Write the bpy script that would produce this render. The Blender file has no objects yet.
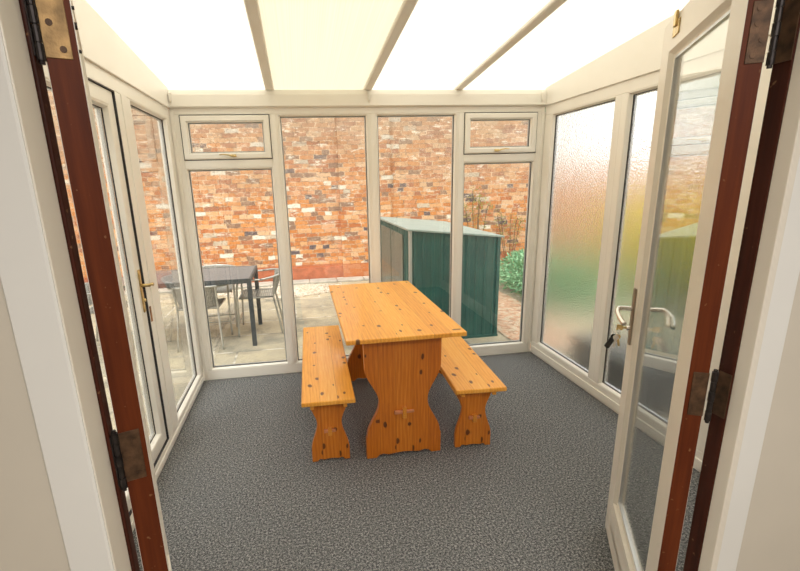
import bpy, bmesh, math, random
from mathutils import Vector, Matrix, noise
random.seed(7)
SC = bpy.context.scene
COL = SC.collection
W = 2.806; H1 = 2.04; H2 = 2.156; SL = 0.0924; GZ = -0.12; HY = -2.66

# ------------------------------------------------------------------ materials
def new_mat(name):
    m = bpy.data.materials.new(name); m.use_nodes = True
    nt = m.node_tree
    return m, nt, nt.nodes['Principled BSDF'], nt.nodes['Material Output']
class G:
    def __init__(s, nt): s.nt = nt
    def n(s, t, **k):
        nd = s.nt.nodes.new(t)
        for a, v in k.items(): setattr(nd, a, v)
        return nd
    def l(s, a, b): s.nt.links.new(a, b)
    def val(s, sock, v):
        if hasattr(v, 'is_linked') or hasattr(v, 'links'): s.l(v, sock)
        else: sock.default_value = v
    def math(s, op, a, b=0.0, c=None):
        nd = s.n('ShaderNodeMath', operation=op); s.val(nd.inputs[0], a); s.val(nd.inputs[1], b)
        if c is not None: s.val(nd.inputs[2], c)
        return nd.outputs[0]
    def coord(s, scale=(1, 1, 1), loc=(0, 0, 0), rot=(0, 0, 0)):
        tc = s.n('ShaderNodeTexCoord'); mp = s.n('ShaderNodeMapping')
        mp.inputs['Scale'].default_value = scale; mp.inputs['Location'].default_value = loc
        mp.inputs['Rotation'].default_value = rot
        s.l(tc.outputs['Object'], mp.inputs[0]); return mp.outputs[0]
    def noise(s, vec, scale, detail=3, rough=.5):
        nd = s.n('ShaderNodeTexNoise'); s.l(vec, nd.inputs['Vector'])
        nd.inputs['Scale'].default_value = scale; nd.inputs['Detail'].default_value = detail
        nd.inputs['Roughness'].default_value = rough; return nd.outputs['Fac']
    def ramp(s, fac, stops, interp='LINEAR'):
        nd = s.n('ShaderNodeValToRGB'); cr = nd.color_ramp; cr.interpolation = interp
        while len(cr.elements) < len(stops): cr.elements.new(.5)
        for e, (p, c) in zip(cr.elements, stops):
            e.position = p; e.color = (c[0], c[1], c[2], 1) if not isinstance(c, (int, float)) else (c, c, c, 1)
        s.l(fac, nd.inputs[0]); return nd.outputs[0]
    def mix(s, fac, a, b, mode='MIX'):
        nd = s.n('ShaderNodeMix', data_type='RGBA', blend_type=mode)
        s.val(nd.inputs[0], fac)
        for sk, v in ((nd.inputs[6], a), (nd.inputs[7], b)):
            if isinstance(v, (tuple, list)): sk.default_value = (v[0], v[1], v[2], 1)
            else: s.l(v, sk)
        return nd.outputs[2]
    def bump(s, h, strength, dist, bsdf):
        nd = s.n('ShaderNodeBump'); s.l(h, nd.inputs['Height'])
        nd.inputs['Strength'].default_value = strength; nd.inputs['Distance'].default_value = dist
        s.l(nd.outputs[0], bsdf.inputs['Normal'])

def plain(name, col, rough=.5, metal=0, vary=.06, scale=6, bump=0, spec=.5, coat=0):
    m, nt, b, o = new_mat(name); g = G(nt)
    v = g.coord(); f = g.noise(v, scale, 4)
    lo = tuple(c * (1 - vary) for c in col); hi = tuple(min(1, c * (1 + vary)) for c in col)
    g.l(g.ramp(f, [(.3, lo), (.7, hi)]), b.inputs['Base Color'])
    b.inputs['Roughness'].default_value = rough; b.inputs['Metallic'].default_value = metal
    b.inputs['Specular IOR Level'].default_value = spec; b.inputs['Coat Weight'].default_value = coat
    if bump: g.bump(g.noise(v, scale * 8, 3), bump, .002, b)
    return m

M = {}
M['upvc'] = plain('white_upvc', (.85, .83, .77), .32, vary=.03, scale=2)
M['gasket'] = plain('black_rubber_gasket', (.03, .03, .035), .6)
M['spacer'] = plain('aluminium_spacer', (.62, .64, .66), .35, .6)
M['paint'] = plain('white_gloss_paint', (.80, .76, .68), .35, vary=.03, scale=3)
M['paint2'] = plain('white_satin_architrave_paint', (.82, .83, .82), .4, vary=.02, scale=3)
M['wallpaint'] = plain('cream_wall_paint', (.65, .61, .535), .8, vary=.03, scale=3, bump=.1)
M['brass'] = plain('tarnished_brass', (.62, .47, .22), .35, .9, vary=.35, scale=40)
M['oldbrass'] = plain('aged_brass_hinge_plate', (.36, .23, .10), .5, .5, vary=.5, scale=30, bump=.3)
M['darkmetal'] = plain('dark_oxidised_steel', (.035, .03, .03), .45, .7, vary=.4, scale=60)
M['brownmetal'] = plain('brown_stained_hinge_plate', (.10, .055, .03), .5, .5, vary=.5, scale=50, bump=.3)
M['chrome'] = plain('brushed_chrome', (.75, .73, .70), .25, 1, vary=.1)
M['blackpl'] = plain('black_plastic', (.02, .02, .02), .4)
M['alu'] = plain('aluminium_tube', (.50, .50, .47), .35, .75, vary=.1, scale=20)
M['darkframe'] = plain('dark_grey_powder_coat', (.045, .055, .062), .5, vary=.15, scale=12)
M['concrete'] = plain('pale_concrete', (.50, .47, .41), .9, vary=.2, scale=7, bump=.4)
M['stem'] = plain('brown_twig', (.14, .09, .05), .8, vary=.3, scale=20)
M['slate'] = plain('dark_plastic_planter', (.035, .04, .043), .5, vary=.2)

def mahogany(name, c1, c2):
    m, nt, b, o = new_mat(name); g = G(nt)
    v = g.coord((14, 14, .8)); f = g.noise(v, 4, 5, .6)
    v2 = g.coord(); s = g.ramp(g.noise(v2, 60, 2), [(.70, 0.), (.76, 1.)])
    c = g.ramp(f, [(.3, c1), (.7, c2)])
    g.l(g.mix(g.math('MULTIPLY', s, .35), c, (.45, .25, .12)), b.inputs['Base Color'])
    b.inputs['Roughness'].default_value = .5; b.inputs['Specular IOR Level'].default_value = .18
    g.bump(f, .15, .002, b); return m
M['mahog'] = mahogany('varnished_mahogany', (.085, .016, .004), (.145, .031, .007))
M['mahogd'] = mahogany('dark_stained_mahogany_frame', (.035, .009, .005), (.07, .016, .008))

def pine(name, tint=1.0, grain='Y', base=None, k=1.0):
    m, nt, b, o = new_mat(name); g = G(nt)
    a, c = (g.coord, None)
    rot = {'Y': (0, 0, 0), 'Z': (math.pi / 2, 0, 0), 'X': (0, 0, math.pi / 2)}[grain]
    tc = g.n('ShaderNodeTexCoord'); sx = g.n('ShaderNodeSeparateXYZ'); g.l(tc.outputs['Object'], sx.inputs[0])
    X, Y, Z = sx.outputs
    if grain == 'Y': cr, al, ot = X, Y, Z
    elif grain == 'Z': cr, al, ot = X, Z, Y
    else: cr, al, ot = Y, X, Z
    # boards glued side by side
    bid = g.math('FLOOR', g.math('DIVIDE', g.math('ADD', cr, 5.013), .092))
    wn = g.n('ShaderNodeTexWhiteNoise', noise_dimensions='1D'); g.l(bid, wn.inputs['W'])
    r = wn.outputs['Value']
    cb = g.n('ShaderNodeCombineXYZ'); g.l(cr, cb.inputs[0]); g.l(g.math('ADD', al, g.math('MULTIPLY', r, 17.)), cb.inputs[1]); g.l(g.math('ADD', ot, g.math('MULTIPLY', r, 3.)), cb.inputs[2])
    P = cb.outputs[0]
    def mp(sc):
        n_ = g.n('ShaderNodeMapping'); n_.inputs['Scale'].default_value = sc; g.l(P, n_.inputs[0]); return n_.outputs[0]
    warp = g.noise(mp((3, .55, 3)), 2.0, 2)
    rings = g.math('SINE', g.math('ADD', g.math('MULTIPLY', cr, 330.), g.math('MULTIPLY', warp, 26.)))
    fine = g.noise(mp((60, 2.5, 60)), 3, 4, .6)
    f = g.math('ADD', g.math('MULTIPLY', rings, .06), g.math('ADD', g.math('MULTIPLY', fine, .70), g.math('MULTIPLY', r, .26)))
    b0, b1, b2 = base or ((.64, .22, .020), (.90, .41, .055), (.98, .60, .15))
    col = g.ramp(f, [(.15, b0), (.5, b1), (.85, b2)])
    # knots
    vo = g.n('ShaderNodeTexVoronoi', voronoi_dimensions='2D'); vo.inputs['Scale'].default_value = 1.0; vo.inputs['Randomness'].default_value = 1.0
    k2 = g.n('ShaderNodeCombineXYZ'); g.l(g.math('ADD', g.math('MULTIPLY', cr, 15.), g.math('MULTIPLY', warp, 3.)), k2.inputs[0]); g.l(g.math('MULTIPLY', g.math('ADD', al, g.math('MULTIPLY', r, 9.)), 10.), k2.inputs[1])
    g.l(k2.outputs[0], vo.inputs['Vector'])
    sc = g.n('ShaderNodeSeparateColor'); g.l(vo.outputs['Color'], sc.inputs[0])
    size = g.math('MULTIPLY', g.math('MAXIMUM', g.math('SUBTRACT', sc.outputs[0], .72), 0.), .65 * k)
    d = g.math('SUBTRACT', g.math('ADD', vo.outputs['Distance'], g.math('MULTIPLY', g.math('SUBTRACT', fine, .5), .04)), size)
    halo = g.ramp(g.math('MULTIPLY', d, 1.0), [(0., 1.), (.10, 0.)])
    core = g.ramp(g.math('MULTIPLY', d, 1.0), [(-.0, 1.), (.015, 0.)])
    on = g.math('GREATER_THAN', sc.outputs[0], .84)
    col = g.mix(g.math('MULTIPLY', g.math('MULTIPLY', halo, on), .40), col, (.33, .11, .02))
    col = g.mix(g.math('MULTIPLY', g.math('MULTIPLY', core, on), .85), col, (.085, .022, .008))
    # board joints
    fr = g.math('FRACT', g.math('DIVIDE', g.math('ADD', cr, 5.013), .092))
    ed = g.math('LESS_THAN', fr, .018)
    col = g.mix(g.math('MULTIPLY', ed, .45), col, (.22, .075, .015))
    if tint != 1: col = g.mix(1.0, col, (tint, tint * .9, tint * .8), 'MULTIPLY')
    g.l(col, b.inputs['Base Color'])
    b.inputs['Roughness'].default_value = .33; b.inputs['Coat Weight'].default_value = .35; b.inputs['Coat Roughness'].default_value = .22
    g.bump(fine, .06, .002, b); return m
M['pineY'] = pine('varnished_pine_boards', 1, 'Y')
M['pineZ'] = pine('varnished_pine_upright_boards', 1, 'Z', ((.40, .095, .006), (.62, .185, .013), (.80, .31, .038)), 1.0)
M['pineX'] = pine('varnished_pine_peg', .8, 'X')
M['peg'] = plain('reddish_hardwood_wedge', (.60, .24, .11), .45, vary=.2, scale=30)

def carpet():
    m, nt, b, o = new_mat('grey_flecked_carpet'); g = G(nt)
    v = g.coord(); f = g.noise(v, 280, 3, .8); f2 = g.noise(v, 110, 3, .7); f3 = g.noise(v, 3, 2)
    fm = g.math('ADD', g.math('MULTIPLY', f, .55), g.math('MULTIPLY', f2, .45))
    c = g.ramp(fm, [(.40, (.012, .014, .018)), (.465, (.078, .083, .088)), (.52, (.19, .193, .196)), (.60, (.56, .56, .55))])
    c2 = g.mix(g.math('MULTIPLY', f3, .25), c, (.10, .105, .11))
    g.l(c2, b.inputs['Base Color']); b.inputs['Roughness'].default_value = 1; b.inputs['Specular IOR Level'].default_value = .1
    g.bump(fm, .6, .006, b); return m
M['carpet'] = carpet()

def brick(name, axis='X', pale=0.0):
    m, nt, b, o = new_mat(name); g = G(nt)
    tc = g.n('ShaderNodeTexCoord'); nz = g.n('ShaderNodeTexNoise'); nz.inputs['Scale'].default_value = 13; nz.inputs['Detail'].default_value = 5
    g.l(tc.outputs['Object'], nz.inputs['Vector'])
    va = g.n('ShaderNodeVectorMath', operation='MULTIPLY_ADD'); g.l(nz.outputs['Color'], va.inputs[0])
    va.inputs[1].default_value = (.055, .055, .045); g.l(tc.outputs['Object'], va.inputs[2])
    sx = g.n('ShaderNodeSeparateXYZ'); g.l(va.outputs[0], sx.inputs[0])
    U = sx.outputs[0 if axis == 'X' else 1]; Z = sx.outputs[2]
    rz = g.math('DIVIDE', g.math('ADD', Z, 10.), .071); row = g.math('FLOOR', rz)
    wr = g.n('ShaderNodeTexWhiteNoise', noise_dimensions='1D'); g.l(row, wr.inputs['W'])
    # headers and stretchers: brick length differs from course to course
    ln = g.math('ADD', .118, g.math('MULTIPLY', g.math('GREATER_THAN', wr.outputs['Value'], .38), .105))
    cu = g.math('DIVIDE', g.math('ADD', g.math('ADD', U, 20.), g.math('MULTIPLY', wr.outputs['Value'], 3.7)), ln); colm = g.math('FLOOR', cu)
    cb = g.n('ShaderNodeCombineXYZ'); g.l(colm, cb.inputs[0]); g.l(row, cb.inputs[1])
    wn = g.n('ShaderNodeTexWhiteNoise', noise_dimensions='2D'); g.l(cb.outputs[0], wn.inputs['Vector'])
    v = wn.outputs['Value']
    c = g.ramp(v, [(0, (.60, .22, .060)), (.12, (.70, .30, .10)), (.26, (.52, .17, .055)), (.36, (.74, .40, .19)), (.48, (.66, .26, .075)), (.58, (.46, .17, .08)), (.66, (.76, .48, .28)), (.74, (.62, .25, .10)), (.81, (.30, .17, .11)), (.885, (.86, .80, .68)), (.915, (.74, .38, .2)), (.965, (.13, .10, .11)), (.985, (.62, .52, .40))], 'CONSTANT')
    big = g.noise(tc.outputs['Object'], .9, 4, .6); mid = g.noise(tc.outputs['Object'], 11, 5, .7); sm = g.noise(tc.outputs['Object'], 38, 3, .7)
    wm = g.n('ShaderNodeMapping'); wm.inputs['Scale'].default_value = (.8, .8, 2.6); g.l(tc.outputs['Object'], wm.inputs[0]); wstretch = wm.outputs[0]
    # upper part of the wall is greyer and more weathered
    s2 = g.n('ShaderNodeSeparateXYZ'); g.l(tc.outputs['Object'], s2.inputs[0])
    hh = g.ramp(g.math('ADD', g.math('MULTIPLY', s2.outputs[2], .30), g.math('MULTIPLY', big, .55)), [(.60, 0.), (1.05, 1.)])
    c = g.mix(g.math('MULTIPLY', hh, .68), c, (.36, .27, .20))
    c = g.mix(g.ramp(mid, [(.52, 0.), (.68, .55)]), c, (.72, .44, .26))
    c = g.mix(g.ramp(sm, [(.60, 0.), (.72, .5)]), c, (.80, .68, .52))
    c = g.mix(g.ramp(g.noise(wstretch, 4.5, 6, .78), [(.57, 0.), (.64, .85)]), c, (.86, .79, .67))
    c = g.mix(g.ramp(sm, [(.32, .7), (.42, 0.)]), c, (.17, .10, .08))
    c = g.mix(g.ramp(g.noise(wstretch, 3.1, 6, .75), [(.58, 0.), (.68, .6)]), c, (.20, .14, .11))
    # mortar
    fz = g.math('ABSOLUTE', g.math('SUBTRACT', g.math('FRACT', rz), .5)); fu = g.math('ABSOLUTE', g.math('SUBTRACT', g.math('FRACT', cu), .5))
    mm = g.math('MAXIMUM', g.math('GREATER_THAN', fz, .425), g.math('GREATER_THAN', fu, .470))
    c = g.mix(g.math('MULTIPLY', mm, .80), c, g.ramp(mid, [(.40, (.27, .17, .11)), (.58, (.74, .58, .42))]))
    # low band of newer red bricks
    lo = g.math('LESS_THAN', s2.outputs[2], GZ + .27)
    c = g.mix(g.math('MULTIPLY', lo, .75), c, (.52, .15, .06))
    if pale: c = g.mix(pale, c, (.74, .50, .36))
    g.l(c, b.inputs['Base Color']); b.inputs['Roughness'].default_value = .95; b.inputs['Specular IOR Level'].default_value = .15
    g.bump(g.math('ADD', g.math('MULTIPLY', g.math('SUBTRACT', 1., mm), .6), g.math('MULTIPLY', mid, .5)), .7, .012, b)
    return m
M['brickX'] = brick('weathered_orange_brick', 'X'); M['brickY'] = brick('pale_pink_brick', 'Y', .35)

def paving():
    m, nt, b, o = new_mat('riven_stone_paving'); g = G(nt)
    tc = g.n('ShaderNodeTexCoord'); sx = g.n('ShaderNodeSeparateXYZ'); g.l(tc.outputs['Object'], sx.inputs[0])
    v = g.math('DIVIDE', g.math('ADD', sx.outputs[1], 9.98), .52); row = g.math('FLOOR', v)
    wr = g.n('ShaderNodeTexWhiteNoise', noise_dimensions='1D'); g.l(row, wr.inputs['W'])
    u = g.math('DIVIDE', g.math('ADD', g.math('ADD', sx.outputs[0], 10.), g.math('MULTIPLY', wr.outputs['Value'], .8)), .78)
    cb = g.n('ShaderNodeCombineXYZ'); g.l(g.math('FLOOR', u), cb.inputs[0]); g.l(row, cb.inputs[1])
    wn = g.n('ShaderNodeTexWhiteNoise', noise_dimensions='2D'); g.l(cb.outputs[0], wn.inputs['Vector'])
    c = g.ramp(wn.outputs['Value'], [(0, (.30, .28, .23)), (.3, (.44, .38, .27)), (.6, (.36, .33, .26)), (1, (.50, .43, .31))])
    f = g.noise(tc.outputs['Object'], 4, 6, .65)
    c = g.mix(g.ramp(f, [(.4, 0.), (.65, .6)]), c, (.62, .53, .36))
    c = g.mix(g.ramp(g.noise(tc.outputs['Object'], 1.7, 5, .7), [(.5, 0.), (.60, .6)]), c, (.22, .21, .17))
    fu = g.math('ABSOLUTE', g.math('SUBTRACT', g.math('FRACT', u), .5)); fv = g.math('ABSOLUTE', g.math('SUBTRACT', g.math('FRACT', v), .5))
    j = g.math('MAXIMUM', g.math('GREATER_THAN', fu, .486), g.math('GREATER_THAN', fv, .478))
    c = g.mix(g.math('MULTIPLY', j, .6), c, g.ramp(f, [(.45, (.16, .15, .13)), (.55, (.80, .76, .68))]))
    g.l(c, b.inputs['Base Color']); b.inputs['Roughness'].default_value = .9; b.inputs['Specular IOR Level'].default_value = .2
    g.bump(g.math('SUBTRACT', f, j), .4, .01, b); return m
M['paving'] = paving()
def rubble(name, stops, scale):
    m, nt, b, o = new_mat(name); g = G(nt); v = g.coord()
    vo = g.n('ShaderNodeTexVoronoi'); vo.inputs['Scale'].default_value = scale; g.l(v, vo.inputs['Vector'])
    sc = g.n('ShaderNodeSeparateColor'); g.l(vo.outputs['Color'], sc.inputs[0])
    c = g.ramp(g.math('ADD', g.math('MULTIPLY', sc.outputs[0], .7), g.math('MULTIPLY', g.noise(v, 3, 4), .3)), stops)
    g.l(c, b.inputs['Base Color']); b.inputs['Roughness'].default_value = .95
    g.bump(vo.outputs['Distance'], .6, .01, b); return m
M['gravel'] = rubble('pale_gravel', [(.1, (.42, .34, .26)), (.5, (.66, .58, .46)), (.9, (.86, .82, .74))], 38)
M['earth'] = rubble('brick_dust_earth', [(.1, (.34, .20, .13)), (.45, (.58, .33, .21)), (.7, (.55, .45, .33)), (.9, (.70, .50, .38))], 22)

def roofsheet():
    m, nt, b, o = new_mat('opal_multiwall_polycarbonate'); g = G(nt); nt.nodes.remove(b)
    v = g.coord((1, .02, 1)); f = g.noise(g.coord((60, .15, .01)), 3, 3, .6)
    tc = g.n('ShaderNodeTexCoord'); sx = g.n('ShaderNodeSeparateXYZ'); g.l(tc.outputs['Object'], sx.inputs[0])
    rib = g.math('SINE', g.math('MULTIPLY', sx.outputs[0], 2 * math.pi / .012))
    f2 = g.math('ADD', g.math('MULTIPLY', rib, .06), f)
    # the middle-left sheet has yellowed with age
    yl = g.math('MULTIPLY', g.math('GREATER_THAN', sx.outputs[0], .70), g.math('LESS_THAN', sx.outputs[0], 1.40))
    c = g.ramp(f2, [(.2, (.82, .785, .70)), (.8, (.90, .87, .80))])
    c = g.mix(g.math('MULTIPLY', yl, 1.0), c, g.ramp(f2, [(.2, (.68, .64, .54)), (.8, (.78, .745, .65))]))
    t = g.n('ShaderNodeBsdfTranslucent'); d = g.n('ShaderNodeBsdfDiffuse'); g.l(c, t.inputs[0]); g.l(c, d.inputs[0])
    mx = g.n('ShaderNodeMixShader'); mx.inputs[0].default_value = .12; g.l(t.outputs[0], mx.inputs[1]); g.l(d.outputs[0], mx.inputs[2])
    g.l(mx.outputs[0], o.inputs[0]); return m
M['roof'] = roofsheet()

def clearglass(name, ior=1.75, tint=(.97, .98, .97)):
    m, nt, b, o = new_mat(name); g = G(nt); nt.nodes.remove(b)
    t = g.n('ShaderNodeBsdfTransparent'); t.inputs[0].default_value = (*tint, 1)
    gl = g.n('ShaderNodeBsdfGlossy'); gl.inputs['Roughness'].default_value = 0.0
    fr = g.n('ShaderNodeFresnel'); fr.inputs[0].default_value = ior
    gm = g.n('ShaderNodeNewGeometry'); 
    f0 = fr.outputs[0]
    # same reflectance whichever side of the pane is seen
    lw = g.n('ShaderNodeVectorMath', operation='DOT_PRODUCT'); g.l(gm.outputs['Normal'], lw.inputs[0]); g.l(gm.outputs['Incoming'], lw.inputs[1])
    c = g.math('ABSOLUTE', lw.outputs['Value'])
    r0 = ((ior - 1) / (ior + 1)) ** 2
    f = g.math('ADD', r0, g.math('MULTIPLY', g.math('POWER', g.math('SUBTRACT', 1., c), 5.), 1 - r0))
    nt.nodes.remove(fr)
    mx = g.n('ShaderNodeMixShader'); g.l(f, mx.inputs[0]); g.l(t.outputs[0], mx.inputs[1]); g.l(gl.outputs[0], mx.inputs[2])
    g.l(mx.outputs[0], o.inputs[0]); return m
M['glass'] = clearglass('clear_double_glazing')
M['glassdoor'] = clearglass('clear_door_glass', 2.2)
def obscure():
    m, nt, b, o = new_mat('obscured_textured_glass'); g = G(nt)
    b.inputs['Transmission Weight'].default_value = 1; b.inputs['Roughness'].default_value = .24; b.inputs['IOR'].default_value = 1.35
    b.inputs['Base Color'].default_value = (.97, .98, .97, 1)
    v = g.coord(); vo = g.n('ShaderNodeTexVoronoi', feature='SMOOTH_F1'); vo.inputs['Scale'].default_value = 125; g.l(v, vo.inputs['Vector'])
    h = g.math('ADD', vo.outputs['Distance'], g.math('MULTIPLY', g.noise(v, 110, 2), .5))
    g.bump(h, .42, .0045, b); return m
M['obscure'] = obscure()
def shedmat(name, ax, c1, c2):
    m, nt, b, o = new_mat(name); g = G(nt)
    f = g.noise(g.coord(), 5, 4); g.l(g.ramp(f, [(.3, c1), (.7, c2)]), b.inputs['Base Color'])
    b.inputs['Roughness'].default_value = .35; return m
M['shed'] = shedmat('dark_green_coated_steel', 0, (.018, .095, .088), (.03, .14, .125))
M['shedroof'] = shedmat('pale_green_roof_sheet', 0, (.26, .36, .34), (.36, .45, .42))
M['shedtrim'] = plain('light_grey_steel_trim', (.50, .52, .49), .4, .2)
def leafm(name, c1, c2):
    m, nt, b, o = new_mat(name); g = G(nt)
    oi = g.n('ShaderNodeNewGeometry')
    f = g.math('ADD', g.math('MULTIPLY', oi.outputs['Random Per Island'], .7), g.math('MULTIPLY', g.noise(g.coord(), 9, 3), .3))
    g.l(g.ramp(f, [(.15, c1), (.85, c2)]), b.inputs['Base Color']); b.inputs['Roughness'].default_value = .6
    b.inputs['Subsurface Weight'].default_value = 0
    return m
M['juniper'] = leafm('blue_green_juniper_leaves', (.10, .32, .16), (.38, .66, .38))
M['yellowleaf'] = leafm('yellow_green_leaves', (.50, .50, .04), (.90, .80, .10))
M['weed'] = leafm('olive_weed_leaves', (.25, .26, .06), (.50, .42, .12))
M['treeleaf'] = leafm('soft_green_tree_leaves', (.34, .46, .30), (.60, .70, .50))
def meshweave():
    m, nt, b, o = new_mat('grey_woven_slat_weave'); g = G(nt)
    f = g.noise(g.coord((90, 90, 4)), 2, 2); g.l(g.ramp(f, [(.4, (.16, .16, .14)), (.6, (.42, .40, .36))]), b.inputs['Base Color'])
    b.inputs['Roughness'].default_value = .6; return m
M['weave'] = meshweave()
def tabletop():
    m, nt, b, o = new_mat('smoked_glass_table_top'); g = G(nt)
    g.l(g.ramp(g.noise(g.coord((1, 14, 1)), 3, 3), [(.3, (.13, .14, .15)), (.7, (.19, .20, .21))]), b.inputs['Base Color'])
    b.inputs['Roughness'].default_value = .4; return m
M['smoked'] = tabletop()

# ------------------------------------------------------------------ mesh helpers
def obj(name, bm, mat, parent=None, smooth=False, bevel=0, seg=2, angle=40):
    bmesh.ops.recalc_face_normals(bm, faces=bm.faces)
    me = bpy.data.meshes.new(name); bm.to_mesh(me); bm.free()
    for m in (mat if isinstance(mat, (list, tuple)) else [mat]): me.materials.append(m)
    if smooth:
        for p in me.polygons: p.use_smooth = True
    o = bpy.data.objects.new(name, me); COL.objects.link(o)
    if parent: o.parent = parent
    if bevel:
        b = o.modifiers.new('bevel', 'BEVEL'); b.width = bevel; b.segments = seg; b.limit_method = 'ANGLE'; b.angle_limit = math.radians(angle)
    return o
def box(bm, x0, x1, y0, y1, z0, z1):
    vs = [bm.verts.new((x, y, z)) for x in (x0, x1) for y in (y0, y1) for z in (z0, z1)]
    for f in ((0, 1, 3, 2), (4, 6, 7, 5), (0, 4, 5, 1), (2, 3, 7, 6), (0, 2, 6, 4), (1, 5, 7, 3)): bm.faces.new([vs[i] for i in f])
    return vs
def boxes(*bs):
    bm = bmesh.new()
    for b in bs: box(bm, *b)
    return bm
def tube(bm, pts, r, n=10, closed=False):
    pts = [Vector(p) for p in pts]; rings = []; N = len(pts); up = None
    for i, p in enumerate(pts):
        a = pts[(i - 1) % N] if (closed or i) else p; c = pts[(i + 1) % N] if (closed or i < N - 1) else p
        t = (c - a).normalized()
        if up is None: up = t.orthogonal().normalized()
        else: up = (up - t * up.dot(t)).normalized()
        s = t.cross(up); rr = r[i] if isinstance(r, (list, tuple)) else r
        rings.append([bm.verts.new(p + (up * math.cos(2 * math.pi * k / n) + s * math.sin(2 * math.pi * k / n)) * rr) for k in range(n)])
    for i in range(N if closed else N - 1):
        A, B = rings[i], rings[(i + 1) % N]
        off = 0
        if closed and i == N - 1:
            off = min(range(n), key=lambda q: (B[q].co - A[0].co).length)
        for k in range(n): bm.faces.new((A[k], A[(k + 1) % n], B[(k + 1 + off) % n], B[(k + off) % n]))
    if not closed:
        bm.faces.new(rings[0][::-1]); bm.faces.new(rings[-1])
def smoothpath(pts, k=6):
    P = [Vector(p) for p in pts]; out = []
    for i in range(len(P) - 1):
        p0 = P[max(i - 1, 0)]; p1 = P[i]; p2 = P[i + 1]; p3 = P[min(i + 2, len(P) - 1)]
        for j in range(k):
            t = j / k
            out.append(.5 * ((2 * p1) + (p2 - p0) * t + (2 * p0 - 5 * p1 + 4 * p2 - p3) * t * t + (3 * p1 - p0 - 3 * p2 + p3) * t ** 3))
    out.append(P[-1]); return out
def prism(bm, outline, fn, d0, d1):
    """outline of (a,b) extruded from d0 to d1; fn(a,b,d) -> xyz"""
    A = [bm.verts.new(fn(a, b, d0)) for a, b in outline]; B = [bm.verts.new(fn(a, b, d1)) for a, b in outline]
    n = len(A); bm.faces.new(A[::-1]); bm.faces.new(B)
    for i in range(n): bm.faces.new((A[i], A[(i + 1) % n], B[(i + 1) % n], B[i]))
def tagit(o, label=None, cat=None, group=None, kind=None):
    if label: o['label'] = label
    if cat: o['category'] = cat
    if group: o['group'] = group
    if kind: o['kind'] = kind
    return o
def struct(o, label=None): return tagit(o, label, kind='structure')
def empty(name, loc=(0, 0, 0), rz=0):
    o = bpy.data.objects.new(name, None); COL.objects.link(o); o.location = loc; o.rotation_euler = (0, 0, rz); o.empty_display_size = .1; return o
def ring(bm, F, u0, u1, v0, v1, prof):
    """mitred frame; prof = closed list of (inset, depth) ; F(u,v,w)->xyz"""
    R_ = []
    for (i, w) in prof:
        R_.append([bm.verts.new(F(u, v, w)) for u, v in ((u0 + i, v0 + i), (u1 - i, v0 + i), (u1 - i, v1 - i), (u0 + i, v1 - i))])
    n = len(prof)
    for a in range(n):
        A, B = R_[a], R_[(a + 1) % n]
        for k in range(4): bm.faces.new((A[k], A[(k + 1) % 4], B[(k + 1) % 4], B[k]))
# wall-local frames: u along the wall, v up, w = depth outwards (0 is the inner face)
FB = lambda u, v, w: (u, w, v)                 # back
FL = lambda u, v, w: (-w, -u, v)               # left, u = -y
FR = lambda u, v, w: (W + w, -u, v)            # right, u = -y
def slab(bm, F, u0, u1, v0, v1, w0, w1):
    vs = [bm.verts.new(F(u, v, w)) for u in (u0, u1) for v in (v0, v1) for w in (w0, w1)]
    for f in ((0, 1, 3, 2), (4, 6, 7, 5), (0, 4, 5, 1), (2, 3, 7, 6), (0, 2, 6, 4), (1, 5, 7, 3)): bm.faces.new([vs[i] for i in f])
def glazing(parent, F, u0, u1, v0, v1, w=.0, glass='glass', b=.016, depth=.030):
    """sloped bead, gaskets, spacer bar and a pane set in an opening"""
    bm = bmesh.new(); ring(bm, F, u0, u1, v0, v1, [(0, w + .003), (.004, w), (.007, w + .002), (b, w + depth - .004), (b, w + depth), (0, w + depth)]); obj('glazing_bead', bm, M['upvc'], parent)
    bm = bmesh.new(); ring(bm, F, u0, u1, v0, v1, [(b - .001, w + depth - .006), (b + .0017, w + depth - .005), (b + .0017, w + depth), (b - .001, w + depth)]); obj('gasket', bm, M['gasket'], parent)
    bm = bmesh.new(); ring(bm, F, u0, u1, v0, v1, [(b - .001, w + depth + .004), (b + .006, w + depth + .004), (b + .006, w + depth + .018), (b - .001, w + depth + .018)]); obj('spacer_bar', bm, M['spacer'], parent)
    bm = bmesh.new(); slab(bm, F, u0 + b * .5, u1 - b * .5, v0 + b * .5, v1 - b * .5, w + depth - .002, w + depth + .002)
    o = obj('glass_pane', bm, M[glass], parent)
    bm = bmesh.new(); ring(bm, F, u0, u1, v0, v1, [(0, w + depth + .018), (b, w + depth + .018), (b * .6, w + .06), (0, w + .06)]); obj('outer_bead', bm, M['upvc'], parent)
    return o

# ------------------------------------------------------------------ floor, roof
struct(obj('floor', boxes((-.02, W + .02, -2.70, 0.0, -.12, 0)), M['carpet']), 'grey flecked carpet floor of the conservatory')
house_floor = struct(obj('floor', boxes((-1.2, 4.2, -6.4, -2.70, -.12, 0)), plain('beige_carpet', (.42, .36, .28), 1)), 'beige floor of the room behind the double doors')
bm = bmesh.new()
def roofz(y): return H2 - SL * y
edges = [0.0, .70, 1.405, 2.09, W]
for i in range(4):
    x0, x1 = edges[i] - (.05 if i == 0 else 0), edges[i + 1] + (.05 if i == 3 else 0)
    vs = [bm.verts.new((x, y, roofz(y) + .02 + dz)) for x in (x0, x1) for y in (-2.66, .14) for dz in (0, .016)]
    for f in ((0, 1, 3, 2), (4, 6, 7, 5), (0, 4, 5, 1), (2, 3, 7, 6), (0, 2, 6, 4), (1, 5, 7, 3)): bm.faces.new([vs[k] for k in f])
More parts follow.
